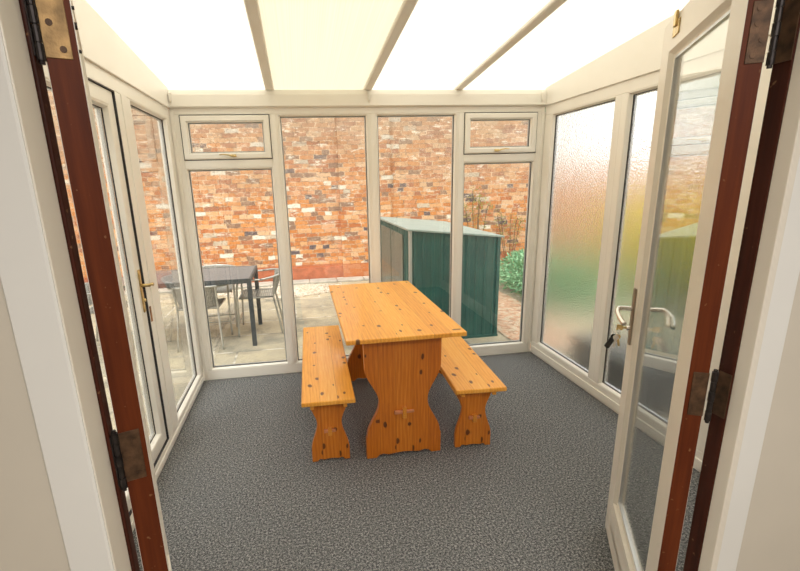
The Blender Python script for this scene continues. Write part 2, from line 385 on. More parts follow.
struct(obj('ceiling', bm, M['roof']), 'translucent opal ribbed plastic lean-to roof sheets')
for i, x in enumerate((.698, 1.4017, 2.091)):
    bm = bmesh.new(); h = .030
    prism(bm, [(-.030, .02), (.030, .02), (.030, .006), (.024, 0), (-.024, 0), (-.030, .006)], lambda a, b, d, x=x: (x + a, d, roofz(d) + b), -2.66, .02)
    struct(obj('trim_%d' % (i + 1), bm, M['upvc']))
# eaves beam
bm = bmesh.new()
prism(bm, [(-.012, H1 + .004), (-.034, H1 + .012), (-.034, H2 - .03), (-.026, H2 - .006), (-.020, H2 + .004), (.07, H2 + .004), (.07, H1 + .004)], lambda a, b, d: (d, a, b), -.02, W + .02)
eb = struct(obj('trim_4', bm, M['upvc']), 'cream eaves beam along the top of the back wall')
for x in (.028, 1.4017, W - .055):
    bm = bmesh.new(); prism(bm, [(-.034, H1 + .03), (-.050, H1 + .045), (-.052, H2 - .02), (-.034, H2 - .012)], lambda a, b, d, x=x: (x + d, a, b), -.007, .007)
    obj('clip', bm, M['upvc'], eb, bevel=.002)
# side fascias: triangular gable panels
for nm, s, xx in (('trim_5', 1, 0), ('trim_6', -1, W)):
    bm = bmesh.new()
    prism(bm, [(0, H1 + .004), (-2.66, H1 + .004), (-2.66, roofz(-2.66) + .02), (0, roofz(0) + .02)], lambda a, b, d: (xx + s * d, a, b), -.06, .014)
    f = struct(obj(nm, bm, M['upvc'], bevel=.003))

# ------------------------------------------------------------------ back glazed wall
bm = bmesh.new()
TP, BT = 2.002, .080
D = .062; CP = .062
slab(bm, FB, 0, W, 0, BT, 0, D); slab(bm, FB, 0, W, TP, H1 + .006, 0, D)
M1, M2, M3 = .7113, 1.4276, 2.115
slab(bm, FB, -.06, CP, BT, TP, 0, D); slab(bm, FB, W - CP, W + .06, BT, TP, 0, D)
for m in (M1, M2, M3): slab(bm, FB, m - .030, m + .030, BT, TP, 0, D)
TR0, TR1 = 1.643, 1.696
slab(bm, FB, CP, M1 - .030, TR0, TR1, 0, D); slab(bm, FB, M3 + .030, W - CP, TR0, TR1, 0, D)
wb = struct(obj('wall_back', bm, M['upvc'], bevel=.004), 'white plastic framed glazed back wall of the conservatory')
for m in (M1, M2, M3):      # raised rib running down each mullion
    bm = bmesh.new(); slab(bm, FB, m - .016, m + .016, BT, TP, -.005, .01); obj('mullion_cover', bm, M['upvc'], wb, bevel=.003)
bm = bmesh.new(); slab(bm, FB, .004, .030, 0.02, TP + .03, -.006, .01); slab(bm, FB, W - .030, W - .004, 0.02, TP + .03, -.006, .01); obj('corner_cover', bm, M['upvc'], wb, bevel=.003)

def window(n, label):
    return struct(empty('window_%d' % n, (0, 0, 0)), label)
w2 = window(2, 'tall clear fixed pane left of the middle mullion'); glazing(w2, FB, M1 + .030, M2 - .030, BT, TP)
w3 = window(3, 'tall clear fixed pane right of the middle mullion'); glazing(w3, FB, M2 + .030, M3 - .030, BT, TP)
def cas_handle(parent, F, uc, v, d):
    bm = bmesh.new(); slab(bm, F, uc - .020, uc + .020, v - .008, v + .008, -.022, -.012); o = obj('handle', bm, M['brass'], parent, bevel=.003)
    bm = bmesh.new(); P = smoothpath([F(uc + d * .022, v - .004, -.030), F(uc, v - .006, -.036), F(uc - d * .03, v + .003, -.038), F(uc - d * .065, v + .008, -.036), F(uc - d * .095, v + .006, -.034)], 5)
    tube(bm, P, [.0065 - .003 * i / len(P) for i in range(len(P))], 8); obj('lever', bm, M['brass'], o, smooth=True)
    bm = bmesh.new(); tube(bm, [F(uc, v, -.012), F(uc, v - .003, -.036)], .006, 8); obj('spindle', bm, M['brass'], o, smooth=True)
for n, u0, u1, d, lab in ((1, CP, M1 - .030, 1, 'left bay with a small opening top light and brass handle'), (4, M3 + .030, W - CP, -1, 'right bay with a small opening top light and brass handle')):
    w_ = window(n, lab); glazing(w_, FB, u0, u1, BT, TR0)
    bm = bmesh.new(); ring(bm, FB, u0 + .004, u1 - .004, TR1 + .004, TP - .004, [(0, .0), (.003, -.010), (.010, -.014), (.036, -.014), (.040, -.008), (.040, .03), (0, .03)])
    sash = obj('sash', bm, M['upvc'], w_)
    glazing(w_, FB, u0 + .042, u1 - .042, TR1 + .042, TP - .042, -.006, b=.010, depth=.028)
    bm = bmesh.new(); ring(bm, FB, u0, u1, TR1, TP, [(.0005, -.002), (.0045, -.002), (.0045, .012), (.0005, .012)]); obj('seal', bm, M['gasket'], w_)
    cas_handle(w_, FB, (u0 + u1) / 2 + d * .035, TR1 + .028, d)

# ------------------------------------------------------------------ left glazed wall with door
DU0, DU1 = 1.01, 1.86
bm = bmesh.new()
slab(bm, FL, 0, 2.66, 0, BT, 0, D); slab(bm, FL, 0, 2.66, 1.972, H1 + .006, 0, D)
slab(bm, FL, 0, .085, BT, 1.972, 0, D); slab(bm, FL, .800, DU0 - .0065, BT, 1.972, 0, D); slab(bm, FL, DU1, DU1 + .10, BT, 1.972, 0, D); slab(bm, FL, 2.56, 2.66, BT, 1.972, 0, D)
wl = struct(obj('wall_left', bm, M['upvc'], bevel=.004), 'white plastic framed glazed left wall with a garden door')
bm = bmesh.new(); slab(bm, FL, 0.03, 2.62, .014, .050, -.006, .01); slab(bm, FL, .850, .935, BT, 1.972, -.005, .01); obj('sill_cover', bm, M['upvc'], wl, bevel=.004)
w5 = window(5, 'left side fixed pane nearest the back corner'); glazing(w5, FL, .085, .800, BT, 1.972)
w6 = window(6, 'left side fixed pane nearest the house'); glazing(w6, FL, DU1 + .10, 2.56, BT, 1.972)
d1 = struct(empty('door_1'), 'white plastic glazed garden door in the left wall')
bm = bmesh.new(); ring(bm, FL, DU0, DU1, BT + .006, 1.968, [(0, .014), (.002, .012), (.006, .011), (.064, .011), (.070, .014), (.070, .05), (0, .05)]); obj('door_leaf', bm, M['upvc'], d1)
glazing(d1, FL, DU0 + .070, DU1 - .070, BT + .076, 1.898, .012)
bm = bmesh.new(); ring(bm, FL, DU0 - .0065, DU1 + .0065, BT + .0, 1.9745, [(.0003, .0015), (.0066, .0015), (.0066, .02), (.0003, .02)]); obj('seal', bm, M['gasket'], d1)
def lever_set(parent, F, u, v, mat, d=1, side=-1, w0=-.016):
    """long backplate with a lever above a key cylinder"""
    bm = bmesh.new(); slab(bm, F, u - .014, u + .014, v - .115, v + .115, w0 + side * .007, w0 + 0.0); h = obj('handle', bm, mat, parent, bevel=.003)
    bm = bmesh.new(); tube(bm, [F(u, v + .03, w0), F(u, v + .03, w0 + side * .045)], .009, 10)
    P = smoothpath([F(u, v + .03, w0 + side * .045), F(u + d * .03, v + .032, w0 + side * .052), F(u + d * .08, v + .028, w0 + side * .050), F(u + d * .115, v + .018, w0 + side * .044)], 5)
    tube(bm, P, [.009 - .003 * i / len(P) for i in range(len(P))], 10); obj('lever', bm, mat, h, smooth=True)
    bm = bmesh.new(); tube(bm, [F(u, v - .05, w0), F(u, v - .05, w0 + side * .016)], .009, 12); obj('key_cylinder', bm, mat, h, smooth=True)
    return h
lever_set(d1, FL, DU0 + .036, .985, M['brass'], d=-.55, w0=.011)
bm = bmesh.new(); slab(bm, FL, DU0 - .030, DU0 - .012, .80, .885, -.004, .002); obj('strike_plate', bm, plain('rust_brown_strike_plate', (.36, .17, .07), .6, .2, vary=.4, scale=40), wl)

# ------------------------------------------------------------------ right glazed wall (obscured glass)
bm = bmesh.new()
RU = [(.10, .826), (.932, 1.70), (1.80, 2.56)]
slab(bm, FR, 0, 2.66, 0, .112, 0, D); slab(bm, FR, 0, 2.66, 1.975, H1 + .006, 0, D)
slab(bm, FR, 0, .10, .112, 1.975, 0, D); slab(bm, FR, .826, .932, .112, 1.975, 0, D); slab(bm, FR, 1.70, 1.80, .112, 1.975, 0, D); slab(bm, FR, 2.56, 2.66, .112, 1.975, 0, D)
wr_ = struct(obj('wall_right', bm, M['upvc'], bevel=.004), 'white plastic framed right wall with obscured glass')
bm = bmesh.new(); slab(bm, FR, 0.03, 2.62, .018, .070, -.007, .01); slab(bm, FR, .875, .883, .112, 1.975, -.001, .01); obj('sill_cover', bm, M['upvc'], wr_, bevel=.004)
for i, (a, b_) in enumerate(RU):
    w_ = window(7 + i, ['right side obscured pane nearest the back corner', 'right side obscured middle pane', 'right side obscured pane nearest the house'][i]); glazing(w_, FR, a, b_, .112, 1.975, glass='obscure')

# ------------------------------------------------------------------ house wall with double door opening
OL, OR = .425, 1.838
YW0 = -2.60      # conservatory face
YW1L = -2.672    # room face
struct(obj('wall_front', boxes((-1.2, OL - .02, -2.70, -2.622, 0, 3.0), (OR + .02, 4.2, -2.70, -2.650, 0, 3.0), (OL - .02, OR + .02, -2.70, -2.65, 2.06, 3.0)), M['wallpaint']), 'cream house wall around the double doorway')
# painted lining and mahogany rebated frame
t7 = struct(obj('trim_7', boxes((OL - .02, OL - .002, -2.715, -2.650, 0, 2.04), (OR + .002, OR + .02, -2.725, -2.690, 0, 2.04), (OL - .02, OR + .02, -2.715, -2.65, 2.04, 2.06)), M['paint'], bevel=.002), 'cream painted lining inside the doorway')
t8 = struct(obj('trim_8', boxes((OL - .02, OL + .004, -2.650, -2.624, 0, 2.05), (OR, OR + .02, -2.690, -2.649, 0, 2.05), (OL - .02, OR + .02, -2.66, -2.60, 2.01, 2.05)), M['mahogd'], bevel=.003), 'dark mahogany door frame')
bm = bmesh.new()
arch = [(0, 0), (.0, -.018), (.004, -.021), (.076, -.021), (.082, -.014), (.082, 0)]
prism(bm, [(OL - .004 - a, -2.70 + b) for a, b in arch], lambda a, b, d: (a, b, d), 0, 2.12)
prism(bm, [(OR + .008 + a, -2.70 + b) for a, b in arch], lambda a, b, d: (a, b, d), 0, 2.12)
prism(bm, [(2.06 + a, -2.70 + b) for a, b in arch], lambda a, b, d: (d, b, a), OL - .086, OR + .09)
struct(obj('trim_9', bm, M['paint2']), 'white architrave around the doorway')
# rest of the house room
struct(obj('wall_room', boxes((-1.3, -1.2, -6.4, -2.6, 0, 2.6), (4.2, 4.3, -6.4, -2.6, 0, 2.6), (-1.3, 4.3, -6.5, -6.4, 0, 2.6)), M['wallpaint']), 'cream walls of the room behind the camera')
bpy.data.objects['wall_room'].name = 'wall_rear'
struct(obj('ceiling', boxes((-1.3, 4.3, -6.5, -2.6, 2.5, 2.6)), M['wallpaint']), 'ceiling of the room behind the camera')

# ------------------------------------------------------------------ the two open door leaves
def leaf(n, hinge, ang, sgn, th, w=.69, label=''):
    """hinge = corner of the hinge edge; local x runs from hinge to free edge, local y is thickness (sgn)"""
    root = struct(empty('door_%d' % n, (hinge[0], hinge[1], .012), ang), label)
    F = lambda u, v, wd: (u, sgn * wd, v)
    Z1 = 1.962; st = .092
    bm = bmesh.new(); ring(bm, F, 0, w, 0, Z1, [(.0, .0), (st, .0), (st + .012, .014), (st + .012, th - .014), (st, th), (0, th)])
    # bottom rail is taller
    slab(bm, F, st, w - st, .06, .185, .0, th); o = obj('door_frame', bm, M['paint'], root)
    bm = bmesh.new(); slab(bm, F, -.0015, .0, .0, Z1, .001, th - .001); obj('hinge_edge', bm, M['mahog'], root)
    bm = bmesh.new(); slab(bm, F, w, w + .0015, 0, Z1, .001, th - .001); obj('free_edge', bm, M['paint'], root)
    bm = bmesh.new(); ring(bm, F, st, w - st, .185, Z1 - st, [(.008, .012), (.020, .016), (.020, th - .016), (.008, th - .012)]); obj('glazing_bead', bm, M['paint'], root)
    bm = bmesh.new(); ring(bm, F, st, w - st, .185, Z1 - st, [(.018, th / 2 - .007), (.026, th / 2 - .007), (.026, th / 2 + .007), (.018, th / 2 + .007)]); obj('spacer_bar', bm, M['spacer'], root)
    bm = bmesh.new(); slab(bm, F, st + .012, w - st - .012, .195, Z1 - st - .012, th / 2 - .002, th / 2 + .002); obj('glass_pane', bm, M['glassdoor'], root)
    return root, F
# right leaf: near face (u along leaf, w=0 is the face seen from the house)
hr = Vector((1.762, -2.643)); ar = math.atan2(.883, .47)
dR, FRl = leaf(3, hr, ar, -1, .043, label='white painted glazed door leaf opened out on the right')
# left leaf: B is the corner on the right (conservatory-centre) side, thickness goes to the left
hl = Vector((.486, -2.617)); al = math.atan2(.94, -.342)
dL, FLl = leaf(2, hl, al, 1, .050, label='glazed door leaf opened out on the left, seen edge on')

def hinge(root, F, th, z0, z1, platemat, side, w0, w1, wall_pts, screws):
    """plate on hinge edge + knuckles + plate on jamb"""
    bm = bmesh.new(); slab(bm, F, -.0035, -.0010, z0, z1, w0, w1); h = obj('hinge', bm, platemat, root, bevel=.0008, seg=1)
    bm = bmesh.new()
    for (wd, z) in screws:
        c = Vector(F(-.0035, z, wd)); d = (Vector(F(-.0055, z, wd)) - c); tube(bm, [c - d * .2, c + d * .6], .0055, 10)
    obj('screw', bm, M['brownmetal'], h)
    bm = bmesh.new(); c = wall_pts; n = 5; hh = (z1 - z0 + .016) / n
    for k in range(n):
        a = z0 - .008 + k * hh; r = .0068 if k % 2 == 0 else .0060
        tube(bm, [F(c[0], a + .001, c[1]), F(c[0], a + hh - .001, c[1])], r, 12)
    tube(bm, [F(c[0], z0 - .013, c[1]), F(c[0], z1 + .013, c[1])], .0045, 10)
    obj('knuckle', bm, M['darkmetal'], h, smooth=False)
    return h
# pivot of each leaf lies just beyond the far corner of its hinge edge
for (z0, z1) in ((1.72, 1.835), (.92, 1.035), (.20, .31)):
    hinge(dR, FRl, .040, z0 - .012, z1 - .012, M['brownmetal'], 1, .010, .043, (-.008, .052), [(.022, z0 + (z1 - z0) * q - .012) for q in (.13, .64, .88)] + [(.033, z0 + (z1 - z0) * .38 - .012)])
for (z0, z1), mt in (((1.725, 1.845), 'oldbrass'), ((.905, 1.02), 'brownmetal'), ((.20, .31), 'brownmetal')):
    hinge(dL, FLl, .050, z0 - .012, z1 - .012, M[mt], 1, .010, .050, (-.010, .055), [(.022, z0 + (z1 - z0) * q - .012) for q in (.12, .80)] + [(.036, z0 + (z1 - z0) * .45 - .012)])
# jamb plates belong to the frame
for (z0, z1) in ((1.72, 1.835), (.92, 1.035), (.20, .31)):
    bm = boxes((OR - .0025, OR, -2.688, -2.656, z0, z1)); obj('hinge_plate', bm, M['brownmetal'], t8)
for (z0, z1) in ((1.725, 1.845), (.905, 1.02), (.20, .31)):
    bm = boxes((OL + .004, OL + .0065, -2.649, -2.626, z0, z1)); obj('hinge_plate', bm, M['darkmetal'], t8)
# brass catch plate on top corner of the right leaf
bm = bmesh.new(); slab(bm, FRl, .50, .565, 1.90, 1.942, -.004, 0); slab(bm, FRl, .52, .545, 1.925, 1.968, -.010, -.002); obj('catch', bm, M['brass'], dR, bevel=.002)
# small catches on the left leaf
bm = bmesh.new()
for z, r in ((1.80, .003), (1.772, .006), (1.732, .003)):
    tube(bm, [FLl(.02, z, 0.0), FLl(.02, z, -.004)], r, 10)
obj('catch', bm, M['darkmetal'], dL)
# lever handle, both faces, on the right leaf
v_ = .975; u_ = .640
bm = bmesh.new(); slab(bm, FRl, u_ - .014, u_ + .014, v_ - .11, v_ + .11, -.008, 0); hp = obj('handle', bm, plain('grey_brown_backplate', (.36, .30, .24), .4, .7), dR, bevel=.003)
bm = bmesh.new()
tube(bm, smoothpath([FRl(u_, v_ + .03, 0), FRl(u_, v_ + .032, -.042), FRl(u_ - .012, v_ + .030, -.056), FRl(u_ - .040, v_ + .020, -.060), FRl(u_ - .085, v_ + .004, -.052), FRl(u_ - .100, v_ + .0, -.046)], 5), .0085, 10)
obj('lever', bm, M['chrome'], hp, smooth=True)
bm = bmesh.new(); tube(bm, [FRl(u_, v_ - .045, 0), FRl(u_, v_ - .045, -.018)], .009, 12); obj('key_cylinder', bm, M['chrome'], hp, smooth=True)
bm = bmesh.new(); slab(bm, FRl, u_ - .014, u_ + .014, v_ - .11, v_ + .11, .043, .050); hq = obj('handle', bm, M['chrome'], dR, bevel=.003)
bm = bmesh.new(); tube(bm, smoothpath([FRl(u_, v_ + .03, .043), FRl(u_, v_ + .032, .085), FRl(u_ - .015, v_ + .032, .098), FRl(u_ - .09, v_ + .03, .10), FRl(u_ - .135, v_ + .005, .095)], 5), .0085, 10); obj('lever', bm, M['chrome'], hq, smooth=True)
# key bunch hanging from the lock
mt3 = Matrix.Translation((hr[0], hr[1], .012)) @ Matrix.Rotation(ar, 4, 'Z')
def WP(u, v, wd): return tuple(mt3 @ Vector(FRl(u, v, wd)))
KC = WP(u_, v_ - .045, -.018)
keys = empty('key_bunch', KC); tagit(keys, 'small bunch of keys hanging from the lock of the right door', 'keys')
def KL(u, v, wd):
    p = Vector(WP(u, v, wd)) - Vector(KC); return tuple(p)
z0k = v_ - .045
bm = bmesh.new(); slab(bm, lambda a, b, c: KL(a, b, c), u_ - .0012, u_ + .0012, z0k - .004, z0k + .004, -.030, -.018)
slab(bm, lambda a, b, c: KL(a, b, c), u_ - .0012, u_ + .0012, z0k - .011, z0k + .011, -.052, -.030); obj('key', bm, M['brass'], keys, bevel=.001)
bm = bmesh.new(); tube(bm, [KL(u_ + .013 * math.cos(a), z0k - .017 + .013 * math.sin(a) , -.046 - .004 * math.cos(a)) for a in [i * math.pi / 9 for i in range(18)]], .0013, 6, True); obj('ring', bm, M['chrome'], keys, smooth=True)
for k, (du, tilt, mt, L) in enumerate(((.006, .20, 'brass', .050), (-.005, -.12, 'chrome', .052), (.0, -.45, 'blackpl', .062))):
    bm = bmesh.new(); zt = z0k - .030; sw = -.046 - .004 * k
    f = lambda a, b, c, du=du, tilt=tilt, sw=sw, zt=zt: KL(u_ + du + c, zt - b * math.cos(tilt) + a * math.sin(tilt), sw + (b * math.sin(tilt) + a * math.cos(tilt)))
    hd = [(.011 * math.cos(t), .010 + .011 * math.sin(t)) for t in [i * math.pi / 6 for i in range(12)]]
    prism(bm, hd, f, -.001, .001)
    wdt = .009 if mt == 'blackpl' else .004
    prism(bm, [(-wdt, .018), (wdt, .018), (wdt, L - .004), (0, L), (-wdt, L - .004)], f, -.0013 if mt != 'blackpl' else -.004, .0013 if mt != 'blackpl' else .004)
    obj('key' if mt != 'blackpl' else 'key_fob', bm, M[mt], keys)

# ------------------------------------------------------------------ pine table and benches
def trestle_outline(pts, foot, n=14):
    """pts: (z, halfwidth) control points, cosine blended; returns closed outline with a scalloped foot"""
    right = []
    for (z0, w0, c), (z1, w1, _) in zip(pts[:-1], pts[1:]):
        k = n if c else 1
        for i in range(k):
            t = i / k; s = (1 - math.cos(math.pi * t)) / 2 if c else t
            right.append((w0 + (w1 - w0) * s, z0 + (z1 - z0) * t))
    right.append((pts[-1][1], pts[-1][0]))
    hw = pts[0][1]; fw, fh = foot
    bot = [(-hw + fw, 0)] + [(-hw + fw + (2 * (hw - fw)) * q, fh * v) for q, v in ((.05, .75), (.12, 1.), (.22, .62), (.36, .85), (.5, 1.), (.64, .85), (.78, .62), (.88, 1.), (.95, .75))] + [(hw - fw, 0)]
    left = [(-a, b) for a, b in right[::-1]]
    return bot + right + left
def trestle_set(kind, loc, rz, top_w, L, h, pts, foot, inset, pth, label, cat, group=None, str_z=(.25, .32), rails=False, rail_w=.1):
    root = empty(kind, loc, rz); tagit(root, label, cat, group)
    tn = 'tabletop' if cat == 'table' else 'seat'
    obj(tn, boxes((-top_w / 2, top_w / 2, 0, L, h - .025, h)), M['pineY'], root, bevel=.005, seg=3)
    for k, y in enumerate((inset, L - inset - pth)):
        bm = bmesh.new(); prism(bm, trestle_outline(pts, foot), lambda a, b, d: (a, d, b), y, y + pth)
        e = obj('leg', bm, M['pineZ'], root, bevel=.003, seg=2, angle=50)
        zc = sum(str_z) / 2; yo = y - .001 if k == 0 else y + pth + .001; s = -1 if k == 0 else 1
        bm = boxes((-.011, .011, min(yo, yo + s * .026), max(yo, yo + s * .026), zc - (str_z[1] - str_z[0]) * .42, zc + (str_z[1] - str_z[0]) * .42)); obj('tenon', bm, M['pineX'], e, bevel=.002)
        hl_ = .055 if cat == 'table' else .032
        bm = bmesh.new(); yy = yo + s * .011
        prism(bm, [(-hl_, -.010), (hl_, -.006), (hl_, .006), (-hl_, .009)], lambda a, b, d, zc=zc: (a, d, zc + .004 + b), yy - .008, yy + .008); obj('wedge', bm, M['peg'], e, bevel=.002)
    obj('stretcher', boxes((-.011, .011, inset + pth, L - inset - pth, str_z[0], str_z[1])), M['pineY'], root, bevel=.003)
    if rails:
        for s in (-1, 1):
            x = s * rail_w; obj('side_rail', boxes((x - .010, x + .010, inset * .35, L - inset * .35, h - .062, h - .025)), M['pineY'], root, bevel=.002)
    else:
        obj('cross_batten', boxes((-top_w * .42, top_w * .42, L / 2 - .03, L / 2 + .03, h - .043, h - .025)), M['pineY'], root, bevel=.002)
    return root
tp = [(0, .214, 0), (.125, .214, 0), (.135, .208, 1), (.335, .137, 1), (.545, .212, 0), (.725, .214, 0)]
trestle_set('dining_table', (1.3439, -1.4316, 0), -.002, .6272, 1.3013, .75, tp, (.055, .022), .11, .036,
            'varnished orange pine trestle dining table in the middle of the carpet', 'table', str_z=(.235, .315))
bp_ = [(0, .1055, 0), (.07, .1055, 1), (.235, .068, 1), (.36, .103, 0), (.395, .103, 0)]
trestle_set('bench', (.9292, -1.3995, 0), -.022, .2806, 1.2891, .42, bp_, (.03, .014), .108, .030,
            'narrow varnished pine bench on the left side of the dining table', 'bench', 'pine benches beside the table', (.165, .215), True, .088)
trestle_set('bench', (1.7475, -1.4341, 0), -.0553, .2806, 1.2891, .42, bp_, (.03, .014), .118, .030,
            'narrow varnished pine bench on the right side of the dining table', 'bench', 'pine benches beside the table', (.165, .215), True, .088)

# ------------------------------------------------------------------ outside: ground, walls
struct(obj('ground', boxes((-9, 12, .062, 9, GZ - .1, GZ), (-9, -.062, -6, .062, GZ - .1, GZ), (W + .062, 12, -6, .062, GZ - .1, GZ)), M['paving']), 'large riven stone slabs of the patio')
struct(obj('plinth', boxes((-.062, 0, -2.66, .062, GZ, 0), (0, W, 0.0, .062, GZ, 0), (W, W + .062, -2.66, .062, GZ, 0)), M['upvc']), 'white base under the conservatory frames').name = 'trim_10'
obj('brick', boxes((-9, 5.08, 4.33, 4.6, GZ, 4.2)), M['brickX']).name = 'wall_garden'
wg = bpy.data.objects['wall_garden']; struct(wg, 'tall weathered orange brick garden wall beyond the patio')
obj('pier', boxes((1.55, 2.42, 4.24, 4.33, GZ, 4.2)), M['brickX'], wg)
obj('plinth_course', boxes((-9, 1.55, 4.29, 4.33, GZ, GZ + .22)), plain('red_brick_plinth', (.50, .15, .07), .9, vary=.25, scale=9, bump=.3), wg)
struct(obj('brick', boxes((6.2, 6.5, -6, 4.6, GZ, 1.72), (5.08, 6.2, 4.33, 4.6, GZ, 1.72)), M['brickY']), 'lower pale pink brick boundary wall on the right').name = 'wall_boundary'
struct(obj('brick', boxes((-9.2, -9, -6, 4.6, GZ, 4.2)), M['brickY']), 'brick garden wall far on the left').name = 'wall_side'
# kerb of pale slabs along the wall foot
kb = bmesh.new(); x = -3.0; random.seed(3)
while x < 2.4:
    w_ = random.uniform(.42, .60); box(kb, x + .006, x + w_ - .006, 3.98, 4.27, GZ, GZ + .03); x += w_
struct(obj('kerb', kb, M['concrete'], bevel=.006), 'row of pale kerb slabs at the foot of the brick wall').name = 'trim_11'
# gravel
bm = bmesh.new(); pts = []
for i in range(28):
    a = 2 * math.pi * i / 28; rx = 1.0 + .12 * math.sin(3 * a) + .06 * math.sin(7 * a); pts.append((.55 + rx * math.cos(a) * 1.05, 3.55 + .40 * rx * math.sin(a)))
prism(bm, pts, lambda a, b, d: (a, b, d), GZ, GZ + .012)
for i in range(1500):
    a = random.uniform(0, 2 * math.pi); r = math.sqrt(random.random()); px, py = .55 + r * 1.0 * math.cos(a), 3.55 + .37 * r * math.sin(a); s = random.uniform(.010, .022)
    m_ = Matrix.Translation((px, py, GZ + .014)) @ Matrix.Rotation(random.random() * 6, 4, 'Z') @ Matrix.Diagonal((s, s * random.uniform(.6, 1), s * .6, 1))
    bmesh.ops.create_icosphere(bm, subdivisions=1, radius=1, matrix=m_)
tagit(obj('gravel', bm, M['gravel']), 'patch of pale gravel in front of the brick wall', 'gravel', kind='stuff')
# bare reddish earth right of the shed
bm = bmesh.new(); n = 24
def ey(x_, y_): return GZ + .015 + .02 * noise.noise(Vector((x_ * 3, y_ * 3, 0))) + .012 * noise.noise(Vector((x_ * 11, y_ * 11, 2)))
grid = [[bm.verts.new((2.92 + .78 * i / n, .30 + 3.3 * j / n, ey(2.92 + .78 * i / n, .30 + 3.3 * j / n))) for j in range(n + 1)] for i in range(n + 1)]
for i in range(n):
    for j in range(n): bm.faces.new((grid[i][j], grid[i + 1][j], grid[i + 1][j + 1], grid[i][j + 1]))
tagit(obj('bare_earth', bm, M['earth'], smooth=True), 'patch of reddish rubble and earth between the shed and the shrub', 'earth', kind='stuff')

# ------------------------------------------------------------------ garden shed (low metal store)
sh = empty('garden_shed', (1.91, .80, GZ)); tagit(sh, 'low dark green ribbed metal storage shed with a sloping pale roof', 'shed')
SW, SD, HL, HR = .925, 1.86, 1.155, 1.05
def rib_wall(F, L, top, mat, pitch=.085):
    bm = bmesh.new(); n = int(L / pitch); prof = []
    for i in range(n + 1):
        x0 = L * i / n
        for dx, dw in ((0, 0), (.30, 0), (.38, .010), (.62, .010), (.70, 0)):
            xx = x0 + dx * L / n
            if xx <= L + 1e-6: prof.append((xx, dw))
    vb = [bm.verts.new(F(x_, 0, w_)) for x_, w_ in prof]; vt = [bm.verts.new(F(x_, top(x_), w_)) for x_, w_ in prof]
    vb2 = [bm.verts.new(F(x_, 0, w_ - .004)) for x_, w_ in prof]; vt2 = [bm.verts.new(F(x_, top(x_), w_ - .004)) for x_, w_ in prof]
    for i in range(len(prof) - 1):
        bm.faces.new((vb[i], vb[i + 1], vt[i + 1], vt[i])); bm.faces.new((vb2[i + 1], vb2[i], vt2[i], vt2[i + 1]))
    return obj('side_panel', bm, mat, sh)
ht = lambda x_: HL + (HR - HL) * x_ / SW
rib_wall(lambda a, b, c: (a, -c, b), SW, ht, M['shed'])                    # near end, slopes with the roof
rib_wall(lambda a, b, c: (a, SD + c, b), SW, ht, M['shed'])
rib_wall(lambda a, b, c: (-c, a, b), SD, lambda x_: HL, M['shed'])
rib_wall(lambda a, b, c: (SW + c, a, b), SD, lambda x_: HR, M['shed'])
bm = bmesh.new(); prism(bm, [(-.03, HL + .004), (SW + .045, ht(SW + .045) + .004), (SW + .045, ht(SW + .045) + .022), (-.03, HL + .024)], lambda a, b, d: (a, d, b), -.03, SD + .04); obj('roof', bm, M['shedroof'], sh, bevel=.003)
obj('corner_trim', boxes((-.014, .014, -.014, 0.02, 0, HL)), M['shedtrim'], sh, bevel=.002)
obj('corner_trim', boxes((SW - .02, SW + .014, -.014, .02, 0, HR)), M['shed'], sh, bevel=.002)
bm = boxes((-.022, -.010, .25, .85, .06, HL - .06), (-.022, -.010, .88, 1.48, .06, HL - .06)); obj('door', bm, plain('grey_green_shed_door', (.10, .15, .135), .35, vary=.15), sh, bevel=.003)
obj('base', boxes((-.02, SW + .02, -.02, SD + .02, 0.0, .025)), M['shed'], sh)

